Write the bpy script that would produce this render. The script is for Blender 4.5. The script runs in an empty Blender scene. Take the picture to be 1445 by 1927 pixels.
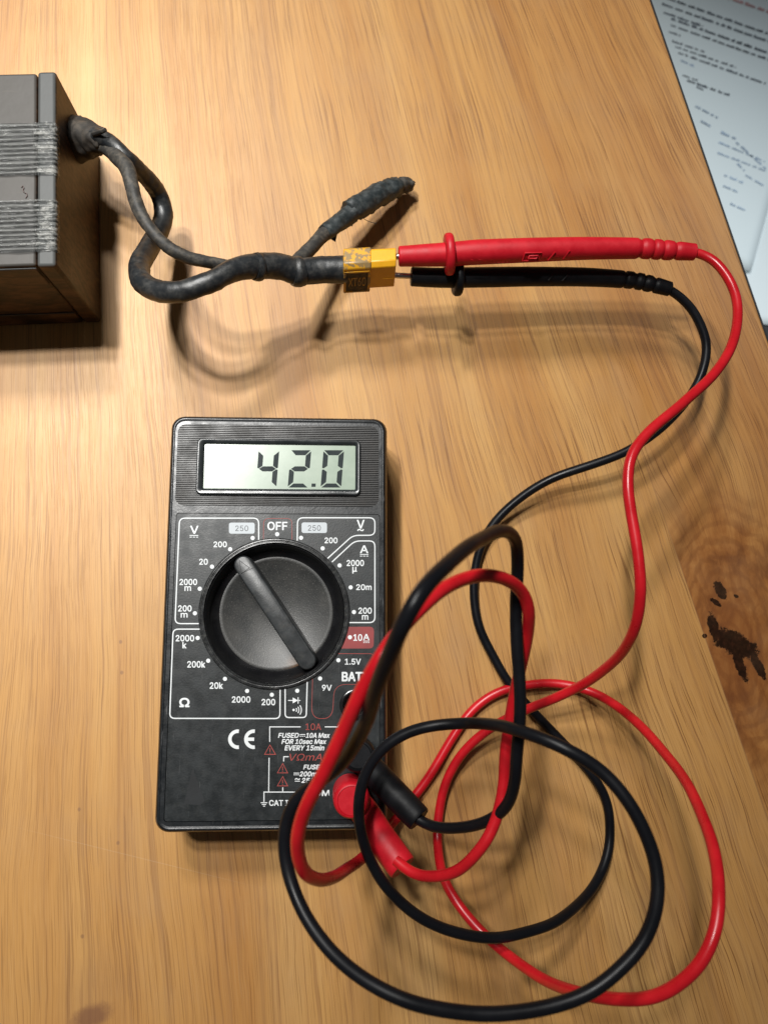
import bpy, bmesh, math, random
from mathutils import Vector, Matrix, noise
random.seed(7)
sc = bpy.context.scene
COL = sc.collection
V = Vector

# ------------------------------------------------------------ camera
# metres; x to the right, y away, z up; the table top is z = 0
HC = 0.262
_d = V((-72.5, -216.5, -1446.0))
_Z = (-_d).normalized()
_X = (V((1, 0, 0)) - _Z * _Z.x).normalized()
_Y = _Z.cross(_X)
RM = Matrix((_X, _Y, _Z))
cam_d = bpy.data.cameras.new('camera')
cam = bpy.data.objects.new('camera', cam_d)
COL.objects.link(cam)
cam.matrix_world = Matrix.Translation((0, 0, HC)) @ RM.to_4x4()
cam_d.sensor_fit = 'HORIZONTAL'
cam_d.sensor_width = 36.0
cam_d.lens = 36.0 * 1446 / 1445
cam_d.clip_start = 0.005
cam_d.clip_end = 20
cam_d.dof.use_dof = True
cam_d.dof.focus_distance = 0.236
cam_d.dof.aperture_fstop = 22
sc.camera = cam

# ------------------------------------------------------------ world, lamps, exposure
w = bpy.data.worlds.new('World')
sc.world = w
w.use_nodes = True
w.node_tree.nodes['Background'].inputs[0].default_value = (1.0, 0.95, 0.90, 1)
w.node_tree.nodes['Background'].inputs[1].default_value = 0.05
sc.view_settings.view_transform = 'Standard'
sc.view_settings.look = 'None'
sc.view_settings.gamma = 1
sc.view_settings.exposure = 0.0


def lamp(x, y, z, r, power, col=(1, 0.985, 0.95), aim=(-0.14, 0.12, 0), spread=49):
    ld = bpy.data.lights.new('disk_lamp', 'AREA')
    ld.shape = 'DISK'
    ld.size = 2 * r
    ld.energy = power
    ld.color = col
    o = bpy.data.objects.new('disk_lamp', ld)
    ld.spread = math.radians(spread)      # beam narrowed on purpose to shape the falloff across the table
    o.location = (x, y, z)
    o.rotation_euler = (V(aim) - V((x, y, z))).to_track_quat('-Z', 'Y').to_euler()
    COL.objects.link(o)


# the bulbs of the ceiling lamp above and behind the table
lamp(-0.262, 0.320, 1.0, 0.030, 0.52)
lamp(-0.245, 0.430, 1.0, 0.034, 0.50)
lamp(-0.262, 0.696, 1.0, 0.050, 0.50)
lamp(-0.175, 0.850, 1.05, 0.060, 0.40)
# an added cool lamp, no visible source, brightens the papers lying lower down
lamp(0.62, 0.50, 0.62, 0.05, 0.16, (0.86, 0.93, 1.0), (0.24, 0.20, -0.2), 34)


# ------------------------------------------------------------ helpers
def P(px, py, z=0.0):
    """point of the photograph's pixel at height z (mm) -> mm"""
    r = RM @ V((px - 722.5, 963.5 - py, -1446.0))
    t = (z - HC * 1000) / r.z
    return V((0, 0, HC * 1000)) + r * t


def tag(o, label=None, cat=None, group=None, kind=None):
    if label: o['label'] = label
    if cat: o['category'] = cat
    if group: o['group'] = group
    if kind: o['kind'] = kind
    return o


def thing(name, label, cat, loc, rz=0.0, group=None):
    o = bpy.data.objects.new(name, None)
    o.empty_display_size = 0.02
    o.matrix_basis = Matrix.Translation(V(loc) * 0.001) @ Matrix.Rotation(rz, 4, 'Z')
    COL.objects.link(o)
    o['wm'] = [v for row in o.matrix_basis for v in row]
    return tag(o, label, cat, group)


def wmat(o):
    m = Matrix.Identity(4)
    while o is not None:
        m = o.matrix_basis @ m
        o = o.parent
    return m


class MB:
    """collects geometry in world millimetres"""
    def __init__(s):
        s.v = []
        s.f = []

    def add(s, vs, fs):
        n = len(s.v)
        s.v += [V(p) for p in vs]
        s.f += [[i + n for i in f] for f in fs]
        return s

    def loft(s, loops, cap0=False, cap1=False, close=False):
        n = len(loops[0])
        b = len(s.v)
        for l in loops: s.v += [V(p) for p in l]
        m = len(loops)
        for k in range(m if close else m - 1):
            a, c = b + k * n, b + ((k + 1) % m) * n
            for i in range(n):
                j = (i + 1) % n
                s.f.append([a + i, a + j, c + j, c + i])
        if cap0: s.f.append([b + i for i in reversed(range(n))])
        if cap1: s.f.append([b + (m - 1) * n + i for i in range(n)])
        return s

    def box(s, c, sx, sy, sz, M=None):
        vs = []
        for dz in (-1, 1):
            for dx, dy in ((-1, -1), (1, -1), (1, 1), (-1, 1)):
                p = V((dx * sx / 2, dy * sy / 2, dz * sz / 2))
                vs.append(V(c) + (M @ p if M else p))
        return s.add(vs, [[3, 2, 1, 0], [4, 5, 6, 7], [0, 1, 5, 4], [1, 2, 6, 5], [2, 3, 7, 6], [3, 0, 4, 7]])

    def build(s, name, mat, parent=None, smooth=40, bevel=0, seg=2, label=None, thick=0):
        me = bpy.data.meshes.new(name)
        me.from_pydata([p * 0.001 for p in s.v], [], s.f)
        bm = bmesh.new()
        bm.from_mesh(me)
        bmesh.ops.recalc_face_normals(bm, faces=bm.faces)
        bm.to_mesh(me)
        bm.free()
        if parent is not None: me.transform(wmat(parent).inverted())
        me.materials.append(mat)
        o = bpy.data.objects.new(name, me)
        COL.objects.link(o)
        if parent is not None: o.parent = parent
        if bevel:
            md = o.modifiers.new('bevel', 'BEVEL')
            md.width = bevel * 0.001
            md.segments = seg
            md.limit_method = 'ANGLE'
            md.angle_limit = math.radians(35)
        if thick:
            md = o.modifiers.new('solid', 'SOLIDIFY')
            md.thickness = thick * 0.001
        if smooth:
            me.shade_smooth()
            me.set_sharp_from_angle(angle=math.radians(smooth))
        if label: o['label'] = label
        return o


def rrect(cx, cy, w_, h_, r, z, n=6):
    out = []
    for qx, qy, a0 in ((1, 1, 0), (-1, 1, 90), (-1, -1, 180), (1, -1, 270)):
        for k in range(n + 1):
            a = math.radians(a0 + 90 * k / n)
            out.append(V((cx + qx * (w_ / 2 - r) + r * math.cos(a), cy + qy * (h_ / 2 - r) + r * math.sin(a), z)))
    return out


def circ(cx, cy, r, z, n=64):
    return [V((cx + r * math.cos(2 * math.pi * k / n), cy + r * math.sin(2 * math.pi * k / n), z)) for k in range(n)]


def holed(loops):
    """flat sheet bounded by loops[0] with holes loops[1:]"""
    bm = bmesh.new()
    es = []
    for l in loops:
        vs = [bm.verts.new(p) for p in l]
        es += [bm.edges.new((vs[i], vs[(i + 1) % len(vs)])) for i in range(len(vs))]
    bmesh.ops.triangle_fill(bm, use_beauty=True, use_dissolve=False, edges=es)
    bm.verts.index_update()
    m = MB()
    m.add([v.co.copy() for v in bm.verts], [[v.index for v in f.verts] for f in bm.faces])
    bm.free()
    return m


def spline(pts, step=1.2):
    """centripetal-ish Catmull-Rom through pts (tuples of equal length), resampled"""
    pts = [tuple(p) for p in pts]
    P0 = [pts[0]] + pts + [pts[-1]]
    dim = len(pts[0])
    out = []
    for i in range(1, len(P0) - 2):
        a, b, c, d = P0[i - 1], P0[i], P0[i + 1], P0[i + 2]
        L = math.dist(b[:3], c[:3])
        n = max(2, int(L / step))
        for k in range(n):
            t = k / n
            out.append(tuple(0.5 * (2 * b[j] + (c[j] - a[j]) * t + (2 * a[j] - 5 * b[j] + 4 * c[j] - d[j]) * t * t
                                    + (3 * b[j] - a[j] - 3 * c[j] + d[j]) * t ** 3) for j in range(dim)))
    out.append(pts[-1])
    return out


def tube(mb, pts, rad, n=20, cap=True, flat=1.0, lump=0.0, seed=0):
    """sweep; pts list of (x,y,z[,r]); rad is a number or None to read r from the points"""
    C = [V(p[:3]) for p in pts]
    R = [p[3] if rad is None else rad for p in pts]
    up = V((0, 0, 1))
    loops = []
    prev = None
    for i, c in enumerate(C):
        t = (C[min(i + 1, len(C) - 1)] - C[max(i - 1, 0)]).normalized()
        if prev is None:
            a = t.cross(up)
            if a.length < 1e-3: a = V((1, 0, 0))
            a.normalize()
        else:
            a = (prev - t * prev.dot(t)).normalized()
        prev = a
        b = t.cross(a)
        l = []
        for k in range(n):
            th = 2 * math.pi * k / n
            r = R[i]
            dv = a * math.cos(th) + b * math.sin(th) * flat
            if lump:
                q = c * 0.22 + dv * 1.1 + V((seed, 0, 0))
                r += lump * (noise.noise(q) + 0.5 * noise.noise(q * 2.7) + 0.35 * noise.noise(c * 1.3 + dv * 0.5))
            l.append(c + dv * r)
        loops.append(l)
    return mb.loft(loops, cap, cap)


def smooth3(pts, it=2):
    for _ in range(it):
        pts = [pts[0]] + [tuple((pts[i - 1][j] + 2 * pts[i][j] + pts[i + 1][j]) / 4 for j in range(len(pts[0]))) for i in range(1, len(pts) - 1)] + [pts[-1]]
    return pts


def path(px_pts, step=1.2, it=6):
    """[(px,py,z_mm)] -> smooth mm path"""
    s = spline([(q[0] / 5.5, q[1] / 5.5, q[2]) for q in px_pts], step)
    s = smooth3(s, it)
    out = []
    L = len(s)
    for i, (a, b, c) in enumerate(s):
        p = P(a * 5.5, b * 5.5, c)
        k = min(1, i / 12, (L - 1 - i) / 12) * 0.35     # the slight unevenness of a lead that has been coiled often
        q = p * 0.06
        p += V((noise.noise(q), noise.noise(q + V((7, 3, 1))), 0)) * k
        out.append(tuple(p))
    return out


# ------------------------------------------------------------ materials
class N:
    def __init__(s, name):
        s.m = bpy.data.materials.new(name)
        s.m.use_nodes = True
        s.t = s.m.node_tree
        s.b = s.t.nodes['Principled BSDF']
        s.tc = s.t.nodes.new('ShaderNodeTexCoord').outputs['Object']

    def put(s, sock, v):
        if isinstance(v, bpy.types.NodeSocket): s.t.links.new(v, sock)
        elif v is not None: sock.default_value = v

    def math(s, op, a, b=None, c=None, clamp=False):
        n = s.t.nodes.new('ShaderNodeMath')
        n.operation = op
        n.use_clamp = clamp
        for i, v in enumerate((a, b, c)):
            if v is not None: s.put(n.inputs[i], v)
        return n.outputs[0]

    def xyz(s, v=None):
        n = s.t.nodes.new('ShaderNodeSeparateXYZ')
        s.put(n.inputs[0], v if v is not None else s.tc)
        return n.outputs[0], n.outputs[1], n.outputs[2]

    def vec(s, x, y, z=0.0):
        n = s.t.nodes.new('ShaderNodeCombineXYZ')
        for i, v in enumerate((x, y, z)): s.put(n.inputs[i], v)
        return n.outputs[0]

    def scale(s, k, v=None):
        n = s.t.nodes.new('ShaderNodeVectorMath')
        n.operation = 'MULTIPLY'
        s.put(n.inputs[0], v if v is not None else s.tc)
        n.inputs[1].default_value = k if isinstance(k, (tuple, list)) else (k, k, k)
        return n.outputs[0]

    def noise(s, v, sc_=1.0, det=2.0, rough=0.5, dist=0.0):
        n = s.t.nodes.new('ShaderNodeTexNoise')
        s.put(n.inputs['Vector'], v)
        n.inputs['Scale'].default_value = sc_
        n.inputs['Detail'].default_value = det
        n.inputs['Roughness'].default_value = rough
        n.inputs['Distortion'].default_value = dist
        return n.outputs[0]

    def ramp(s, v, *stops):
        n = s.t.nodes.new('ShaderNodeValToRGB')
        e = n.color_ramp.elements
        while len(e) < len(stops): e.new(0.5)
        for el, (p, c) in zip(e, stops):
            el.position = p
            el.color = (c, c, c, 1) if isinstance(c, (int, float)) else (*c, 1)
        s.put(n.inputs[0], v)
        return n.outputs[0]

    def step(s, v, a, b):
        n = s.t.nodes.new('ShaderNodeMapRange')
        n.interpolation_type = 'SMOOTHSTEP'
        s.put(n.inputs[0], v)
        n.inputs[1].default_value = a
        n.inputs[2].default_value = b
        return n.outputs[0]

    def mix(s, f, a, b, mode='MIX'):
        n = s.t.nodes.new('ShaderNodeMix')
        n.data_type = 'RGBA'
        n.blend_type = mode
        s.put(n.inputs[0], f)
        for i, v in ((6, a), (7, b)):
            s.put(n.inputs[i], (*v, 1) if isinstance(v, tuple) and len(v) == 3 else v)
        return n.outputs[2]

    def bump(s, h, strength=0.3, dist=0.0002):
        n = s.t.nodes.new('ShaderNodeBump')
        n.inputs['Strength'].default_value = strength
        n.inputs['Distance'].default_value = dist
        s.put(n.inputs['Height'], h)
        s.t.links.new(n.outputs[0], s.b.inputs['Normal'])

    def out(s, **k):
        for key, v in k.items():
            nm = {'col': 'Base Color', 'rough': 'Roughness', 'metal': 'Metallic', 'coat': 'Coat Weight', 'coatr': 'Coat Roughness',
                  'spec': 'Specular IOR Level', 'alpha': 'Alpha', 'trans': 'Transmission Weight', 'ior': 'IOR', 'sub': 'Subsurface Weight'}[key]
            if isinstance(v, tuple) and len(v) == 3: v = (*v, 1)
            s.put(s.b.inputs[nm], v)
        return s.m


def plastic(name, col, rough=0.4, mott=0.15, dust=0.0, dustcol=(0.16, 0.15, 0.13), bump=0.15, scale=900, spec=0.5, scratch=0.0):
    n = N(name)
    a = n.noise(n.tc, scale * 0.15, 4, 0.6)
    b = n.noise(n.tc, scale, 3, 0.6)
    c = n.mix(n.step(a, 0.3, 0.75), tuple(x * (1 - mott) for x in col), tuple(min(1, x * (1 + mott)) for x in col))
    if dust:
        dm = n.math('MULTIPLY', n.step(n.noise(n.tc, scale * 0.25, 6, 0.7), 0.45, 0.75), dust)
        c = n.mix(dm, c, dustcol)
    if scratch:
        k = n.noise(n.scale((2600, 160, 300)), 1.0, 2, 0.5)
        c = n.mix(n.math('MULTIPLY', n.step(k, 0.68, 0.74), scratch), c, (0.3, 0.3, 0.3))
    r = n.math('ADD', n.math('MULTIPLY', n.step(a, 0.3, 0.7), 0.14), rough - 0.07)
    n.bump(b, bump, 0.00008)
    return n.out(col=c, rough=r, spec=spec)


def wood():
    n = N('light_oak')
    x, y, z = n.xyz()
    xm = n.math('MULTIPLY', x, 1000)
    ym = n.math('MULTIPLY', y, 1000)
    u0 = n.math('MULTIPLY', n.math('DIVIDE', n.math('ADD', xm, 144), n.math('SUBTRACT', 911, ym)), 911)
    plank = n.step(u0, 266.2, 266.9)
    # knot on the darker board bends the grain round it
    kx, ky = 133.0, -5.0
    dx = n.math('SUBTRACT', xm, kx)
    dy = n.math('SUBTRACT', ym, ky)
    d2 = n.math('ADD', n.math('MULTIPLY', dx, dx), n.math('MULTIPLY', n.math('MULTIPLY', dy, dy), 0.33))
    kn = n.math('EXPONENT', n.math('MULTIPLY', d2, -1 / 620.0))
    kn = n.math('MULTIPLY', kn, plank)
    wob = n.noise(n.vec(n.math('MULTIPLY', xm, 0.012), n.math('MULTIPLY', ym, 0.006), 3.1), 1.0, 2, 0.5)
    wob2 = n.noise(n.vec(n.math('MULTIPLY', xm, 0.06), n.math('MULTIPLY', ym, 0.03), n.math('MULTIPLY', plank, 9)), 1.0, 2, 0.5)
    u = n.math('ADD', u0, n.math('MULTIPLY', n.math('SUBTRACT', wob, 0.5), 14.0))
    u = n.math('ADD', u, n.math('MULTIPLY', n.math('SUBTRACT', wob2, 0.5), 2.0))
    u = n.math('ADD', u, n.math('MULTIPLY', plank, 37.0))
    u = n.math('ADD', u, n.math('MULTIPLY', kn, n.math('MULTIPLY', dx, 0.9)))
    v = ym

    def nz(fu, fv, w_=0.0, det=2.0, ro=0.5):
        return n.noise(n.vec(n.math('MULTIPLY', u, fu), n.math('MULTIPLY', v, fv), w_), 1.0, det, ro)

    base = n.ramp(nz(0.055, 0.0035, 1, 3, 0.55), (0.25, (0.42, 0.195, 0.052)), (0.5, (0.515, 0.268, 0.080)), (0.78, (0.59, 0.342, 0.118)))
    band = nz(0.30, 0.006, 5, 2, 0.5)
    c = n.mix(n.math('MULTIPLY', n.step(band, 0.5, 0.72), 0.28), base, (0.36, 0.185, 0.07))
    # latewood lines
    ln = nz(0.85, 0.006, 11, 2.5, 0.6)
    l1 = n.step(ln, 0.582, 0.608)
    c = n.mix(n.math('MULTIPLY', l1, 0.40), c, (0.27, 0.125, 0.045))
    # long hairline growth lines
    hl_ = nz(1.5, 0.0032, 71, 3, 0.6)
    c = n.mix(n.math('MULTIPLY', n.math('SUBTRACT', 1, n.step(n.math('ABSOLUTE', n.math('SUBTRACT', hl_, 0.5)), 0.006, 0.022)), 0.30), c, (0.24, 0.11, 0.04))
    # broad tonal bands, some greyer, some redder
    tb = nz(0.035, 0.0022, 81, 3, 0.6)
    c = n.mix(n.math('MULTIPLY', n.step(tb, 0.50, 0.68), 0.30), c, (0.36, 0.20, 0.095))
    c = n.mix(n.math('MULTIPLY', n.step(n.math('SUBTRACT', 1, tb), 0.52, 0.70), 0.16), c, (0.56, 0.33, 0.14))
    # fine fibre
    fib = nz(3.2, 0.05, 21, 3, 0.65)
    c = n.mix(n.math('MULTIPLY', n.math('SUBTRACT', fib, 0.5), 0.9, clamp=True), c, (0.30, 0.15, 0.06))
    c = n.mix(n.math('MULTIPLY', n.math('SUBTRACT', 0.5, fib), 0.9, clamp=True), c, (0.62, 0.40, 0.20))
    # open pores: thin, dark, broken strokes
    den = n.step(nz(0.035, 0.006, 31, 1, 0.5), 0.35, 0.65)
    p1 = n.step(nz(2.3, 0.024, 41, 2, 0.55), 0.59, 0.635)
    p2 = n.step(nz(4.4, 0.06, 51, 2, 0.5), 0.57, 0.63)
    pores = n.math('MAXIMUM', n.math('MULTIPLY', p1, n.math('MULTIPLY_ADD', n.step(u0, 60, 260), 0.45, 0.48)), n.math('MULTIPLY', p2, n.math('MULTIPLY_ADD', den, 0.40, 0.08)))
    c = n.mix(n.math('MULTIPLY', pores, 0.80), c, (0.17, 0.070, 0.020))
    # the browner board on the right
    right = n.mix(0.85, c, n.ramp(nz(0.10, 0.006, 61, 3, 0.6), (0.3, (0.78, 0.66, 0.55)), (0.7, (0.95, 0.88, 0.80))), 'MULTIPLY')
    c = n.mix(plank, c, right)
    # reddish halo and dark knot wood
    hn = n.noise(n.vec(n.math('MULTIPLY', xm, 0.09), n.math('MULTIPLY', ym, 0.07), 2), 1.0, 4, 0.6, 0.6)
    halo = n.math('MULTIPLY', n.step(n.math('MULTIPLY', kn, n.math('MULTIPLY_ADD', hn, 1.2, 0.5)), 0.08, 0.60), 0.88)
    hc = n.ramp(n.noise(n.vec(n.math('MULTIPLY', xm, 0.17), n.math('MULTIPLY', ym, 0.07), 4), 1.0, 5, 0.62, 0.5), (0.32, (0.14, 0.042, 0.010)), (0.5, (0.28, 0.105, 0.026)), (0.7, (0.42, 0.19, 0.055)))
    c = n.mix(halo, c, hc)
    # rings and darkest wood close round the knot
    rr_ = n.math('SQRT', d2)
    ring = n.math('SINE', n.math('MULTIPLY_ADD', rr_, 1.9, n.math('MULTIPLY', hn, 14.0)))
    c = n.mix(n.math('MULTIPLY', n.math('MULTIPLY', n.step(ring, -0.2, 0.9), halo), 0.42), c, (0.15, 0.050, 0.014))
    k2 = n.math('MULTIPLY', n.math('EXPONENT', n.math('MULTIPLY', d2, -1 / 150.0)), plank)
    c = n.mix(n.math('MULTIPLY', k2, 0.55), c, (0.20, 0.062, 0.016))
    edge = n.noise(n.vec(n.math('MULTIPLY', xm, 0.42), n.math('MULTIPLY', ym, 0.42), 7), 1.0, 6, 0.75)

    def blob(px, py, ang, a, b, soft=0.10, wobble=1.7):
        q = P(px, py)
        ca, sa = math.cos(math.radians(ang)), math.sin(math.radians(ang))
        ex = n.math('SUBTRACT', xm, q.x)
        ey = n.math('SUBTRACT', ym, q.y)
        al = n.math('DIVIDE', n.math('ADD', n.math('MULTIPLY', ex, ca), n.math('MULTIPLY', ey, sa)), a)
        be = n.math('DIVIDE', n.math('SUBTRACT', n.math('MULTIPLY', ey, ca), n.math('MULTIPLY', ex, sa)), b)
        r = n.math('SQRT', n.math('ADD', n.math('MULTIPLY', al, al), n.math('MULTIPLY', be, be)))
        r = n.math('ADD', r, n.math('MULTIPLY', n.math('SUBTRACT', edge, 0.5), wobble))
        return n.math('SUBTRACT', 1, n.step(r, 1 - soft, 1 + soft))

    bl = [blob(1382, 1211, -27, 9.0, 4.0), blob(1392, 1250, -72, 6.0, 1.7), blob(1424, 1248, -66, 6.2, 1.6), blob(1343, 1182, -78, 5.4, 1.8),
          blob(1356, 1112, -60, 3.4, 1.8), blob(1346, 1133, -35, 2.2, 0.9), blob(1385, 1122, -20, 0.9, 0.6), blob(1326, 1197, 0, 0.8, 0.8)]
    dark = bl[0]
    for q in bl[1:]: dark = n.math('MAXIMUM', dark, q)
    c = n.mix(n.math('MULTIPLY', dark, 0.95), c, n.mix(n.step(edge, 0.4, 0.75), (0.004, 0.002, 0.0015), (0.035, 0.012, 0.006)))
    c = n.mix(n.math('MULTIPLY', blob(250, 1612, -14, 34, 0.10, 0.4, 0.5), 0.10), c, (0.8, 0.7, 0.55))
    # small knot low on the left, pin marks
    s1 = blob(172, 1915, 20, 5.5, 3.2, 0.5, 0.9)
    c = n.mix(n.math('MULTIPLY', s1, 0.8), c, (0.16, 0.065, 0.035))
    s0 = blob(172, 1890, 85, 13, 7, 0.9, 0.7)
    c = n.mix(n.math('MULTIPLY', s0, 0.3), c, (0.26, 0.13, 0.06))
    for q in ((227, 1208), (229, 1266), (155, 1763), (149, 1524), (222, 1587)):
        s2 = blob(q[0], q[1], 0, 0.5, 0.6, 0.4, 0.8)
        c = n.mix(n.math('MULTIPLY', s2, 0.6), c, (0.2, 0.1, 0.05))
    # grime mottling
    g = n.noise(n.tc, 38, 4, 0.6)
    c = n.mix(n.math('MULTIPLY', n.step(g, 0.45, 0.75), 0.16), c, (0.36, 0.22, 0.12))
    # seam
    sd = n.math('ABSOLUTE', n.math('SUBTRACT', u0, 266.5))
    c = n.mix(n.math('MULTIPLY', n.math('SUBTRACT', 1, n.step(sd, 0.05, 0.4)), 0.35), c, (0.2, 0.1, 0.05))
    h = n.math('SUBTRACT', n.math('MULTIPLY', fib, 0.35), n.math('MULTIPLY', pores, 1.0))
    n.bump(h, 0.22, 0.00012)
    ro = n.math('ADD', n.math('MULTIPLY', fib, 0.12), n.math('MULTIPLY_ADD', g, 0.12, 0.36))
    return n.out(col=c, rough=n.math('MULTIPLY_ADD', dark, 0.3, ro), spec=n.math('MULTIPLY_ADD', n.math('MAXIMUM', dark, n.math('MULTIPLY', halo, 0.4)), -0.38, 0.46))


M = {}
M['wood'] = wood()
M['table_edge'] = plastic('dark_table_edge', (0.020, 0.018, 0.018), 0.5)
M['floor'] = plastic('dark_floor', (0.02, 0.02, 0.022), 0.7, 0.3, scale=60)
M['case'] = plastic('black_case_plastic', (0.008, 0.010, 0.012), 0.34, 0.2, dust=0.05, bump=0.35, scale=1600, scratch=0.25)
M['panel'] = plastic('black_panel_plastic', (0.009, 0.012, 0.0135), 0.42, 0.2, dust=0.06, bump=0.35, scale=1800, scratch=0.10)
M['rib'] = plastic('ribbed_plastic', (0.014, 0.013, 0.012), 0.42, 0.3, dust=0.22, dustcol=(0.09, 0.07, 0.055), bump=0.2)
M['gloss_black'] = plastic('glossy_black_plastic', (0.008, 0.008, 0.009), 0.22, 0.2, dust=0.03)
M['ring'] = plastic('worn_ring_plastic', (0.022, 0.023, 0.024), 0.28, 0.3, dust=0.25, dustcol=(0.22, 0.22, 0.2), bump=0.2, scale=2500)
M['bezel'] = plastic('bezel_plastic', (0.022, 0.026, 0.028), 0.26, 0.2, dust=0.12, bump=0.2)
M['white_print'] = plastic('white_print', (0.72, 0.75, 0.76), 0.6, 0.06, bump=0)
M['pad_print'] = plastic('pale_grey_print', (0.50, 0.54, 0.57), 0.6, 0.05, bump=0)
M['grey_print'] = plastic('dark_grey_print', (0.06, 0.065, 0.07), 0.6, 0.05, bump=0)
M['red_print'] = plastic('dull_red_print', (0.36, 0.055, 0.045), 0.6, 0.2, bump=0)
M['red_block'] = plastic('dark_red_print', (0.24, 0.035, 0.035), 0.5, 0.15, bump=0.1)
M['bar'] = plastic('bar_plastic', (0.024, 0.027, 0.029), 0.40, 0.2, dust=0.15, bump=0.3, scale=1800)
M['groove'] = plastic('groove_black', (0.006, 0.006, 0.006), 0.6, bump=0)
M['digit'] = plastic('display_digit', (0.012, 0.020, 0.022), 0.5, 0.1, bump=0, spec=0.15)
M['metal'] = N('steel').out(col=(0.55, 0.53, 0.5), rough=0.3, metal=1.0)
M['dark_metal'] = N('dull_steel').out(col=(0.22, 0.2, 0.19), rough=0.35, metal=1.0)
M['red_cable'] = plastic('red_cable_rubber', (0.54, 0.008, 0.015), 0.32, 0.12, dust=0.05, dustcol=(0.3, 0.08, 0.07), bump=0.12, scale=700)
M['red_probe'] = plastic('red_probe_plastic', (0.50, 0.006, 0.016), 0.48, 0.1, spec=0.35, dust=0.02, dustcol=(0.7, 0.2, 0.2), bump=0.25, scale=1500)
M['black_cable'] = plastic('black_cable_rubber', (0.006, 0.0065, 0.0085), 0.36, 0.1, bump=0.08, scale=700, spec=0.2)
M['black_probe'] = plastic('black_probe_plastic', (0.005, 0.0055, 0.007), 0.5, 0.1, bump=0.2, scale=1500, spec=0.22)


def dial_mat():
    n = N('dusty_dial_plastic')
    a = n.noise(n.tc, 120, 6, 0.65)
    f = n.noise(n.tc, 2500, 3, 0.6)
    c = n.mix(n.step(a, 0.3, 0.75), (0.013, 0.014, 0.014), (0.040, 0.039, 0.036))
    c = n.mix(n.math('MULTIPLY', n.step(f, 0.55, 0.8), 0.5), c, (0.19, 0.185, 0.17))
    q = P(574, 1262, 19)
    x, y, z = n.xyz()
    geo = n.t.nodes.new('ShaderNodeNewGeometry').outputs['Position']
    gx, gy, gz = n.xyz(geo)
    dx = n.math('SUBTRACT', gx, q.x / 1000)
    dy = n.math('SUBTRACT', gy, q.y / 1000)
    r = n.math('SQRT', n.math('ADD', n.math('MULTIPLY', dx, dx), n.math('MULTIPLY', dy, dy)))
    st = n.math('MULTIPLY', n.math('SUBTRACT', 1, n.step(n.math('ADD', r, n.math('MULTIPLY', n.math('SUBTRACT', a, 0.5), 0.008)), 0.001, 0.0075)), 0.75)
    c = n.mix(st, c, (0.17, 0.085, 0.035))
    n.bump(f, 0.35, 0.0001)
    return n.out(col=c, rough=0.42)


def lcd_mat():
    n = N('grey_green_display')
    x, y, z = n.xyz()
    a = n.noise(n.tc, 90, 5, 0.7)
    c = n.mix(n.step(a, 0.3, 0.8), (0.25, 0.32, 0.25), (0.33, 0.40, 0.32))
    n.bump(n.noise(n.tc, 400, 3, 0.5), 0.03, 0.0001)
    return n.out(col=c, rough=0.28, coat=0.25, coatr=0.14)


def shrink_mat(name, dark, dusty, amount, rough=0.42, sc_=260):
    n = N(name)
    a = n.noise(n.tc, sc_, 6, 0.7)
    b = n.noise(n.tc, sc_ * 6, 4, 0.6)
    c = n.mix(n.math('MULTIPLY', n.step(a, 0.42, 0.68), amount), dark, dusty)
    c = n.mix(n.math('MULTIPLY', n.step(b, 0.6, 0.8), amount * 0.5), c, tuple(q * 1.5 for q in dusty))
    n.bump(n.math('ADD', a, n.math('MULTIPLY', b, 0.3)), 0.35, 0.0003)
    return n.out(col=c, rough=n.math('MULTIPLY_ADD', a, 0.3, rough - 0.12))


def yellow_mat(grimy):
    n = N('grimy_yellow_nylon' if grimy else 'yellow_nylon')
    a = n.noise(n.tc, 420, 5, 0.65, 0.4)
    c = (0.80, 0.38, 0.010)
    if grimy: c = n.mix(n.math('MULTIPLY', n.step(a, 0.46, 0.55), 0.8), (0.66, 0.32, 0.012), (0.16, 0.135, 0.085))
    else: c = n.mix(n.step(a, 0.3, 0.8), (0.76, 0.36, 0.010), (0.82, 0.41, 0.014))
    n.bump(a, 0.15, 0.0002)
    return n.out(col=c, rough=0.42)


def pack_mat(name='pack_wrap', a0=(0.040, 0.036, 0.032), a1=(0.075, 0.069, 0.062), rough=0.42):
    n = N(name)
    a = n.noise(n.tc, 45, 5, 0.6)
    l = n.noise(n.scale((60, 60, 900)), 1.0, 3, 0.6)
    e = n.noise(n.scale((90, 700, 240)), 1.0, 4, 0.7)
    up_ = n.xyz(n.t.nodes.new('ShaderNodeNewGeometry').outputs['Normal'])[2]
    c = n.mix(n.step(up_, 0.3, 0.9), n.mix(n.step(e, 0.35, 0.7), (0.012, 0.007, 0.004), (0.085, 0.042, 0.020)), n.mix(a, a0, a1))  # sides painted for scuffs and wood reflection, top greyer for dust and lamp sheen
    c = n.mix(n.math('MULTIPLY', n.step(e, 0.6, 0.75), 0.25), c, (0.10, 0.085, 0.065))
    n.bump(n.math('ADD', n.math('MULTIPLY', l, 0.5), n.math('MULTIPLY', a, 2.0)), 0.35, 0.0003)
    return n.out(col=c, rough=n.math('MULTIPLY_ADD', a, 0.22, rough - 0.05), spec=0.28)


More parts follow.
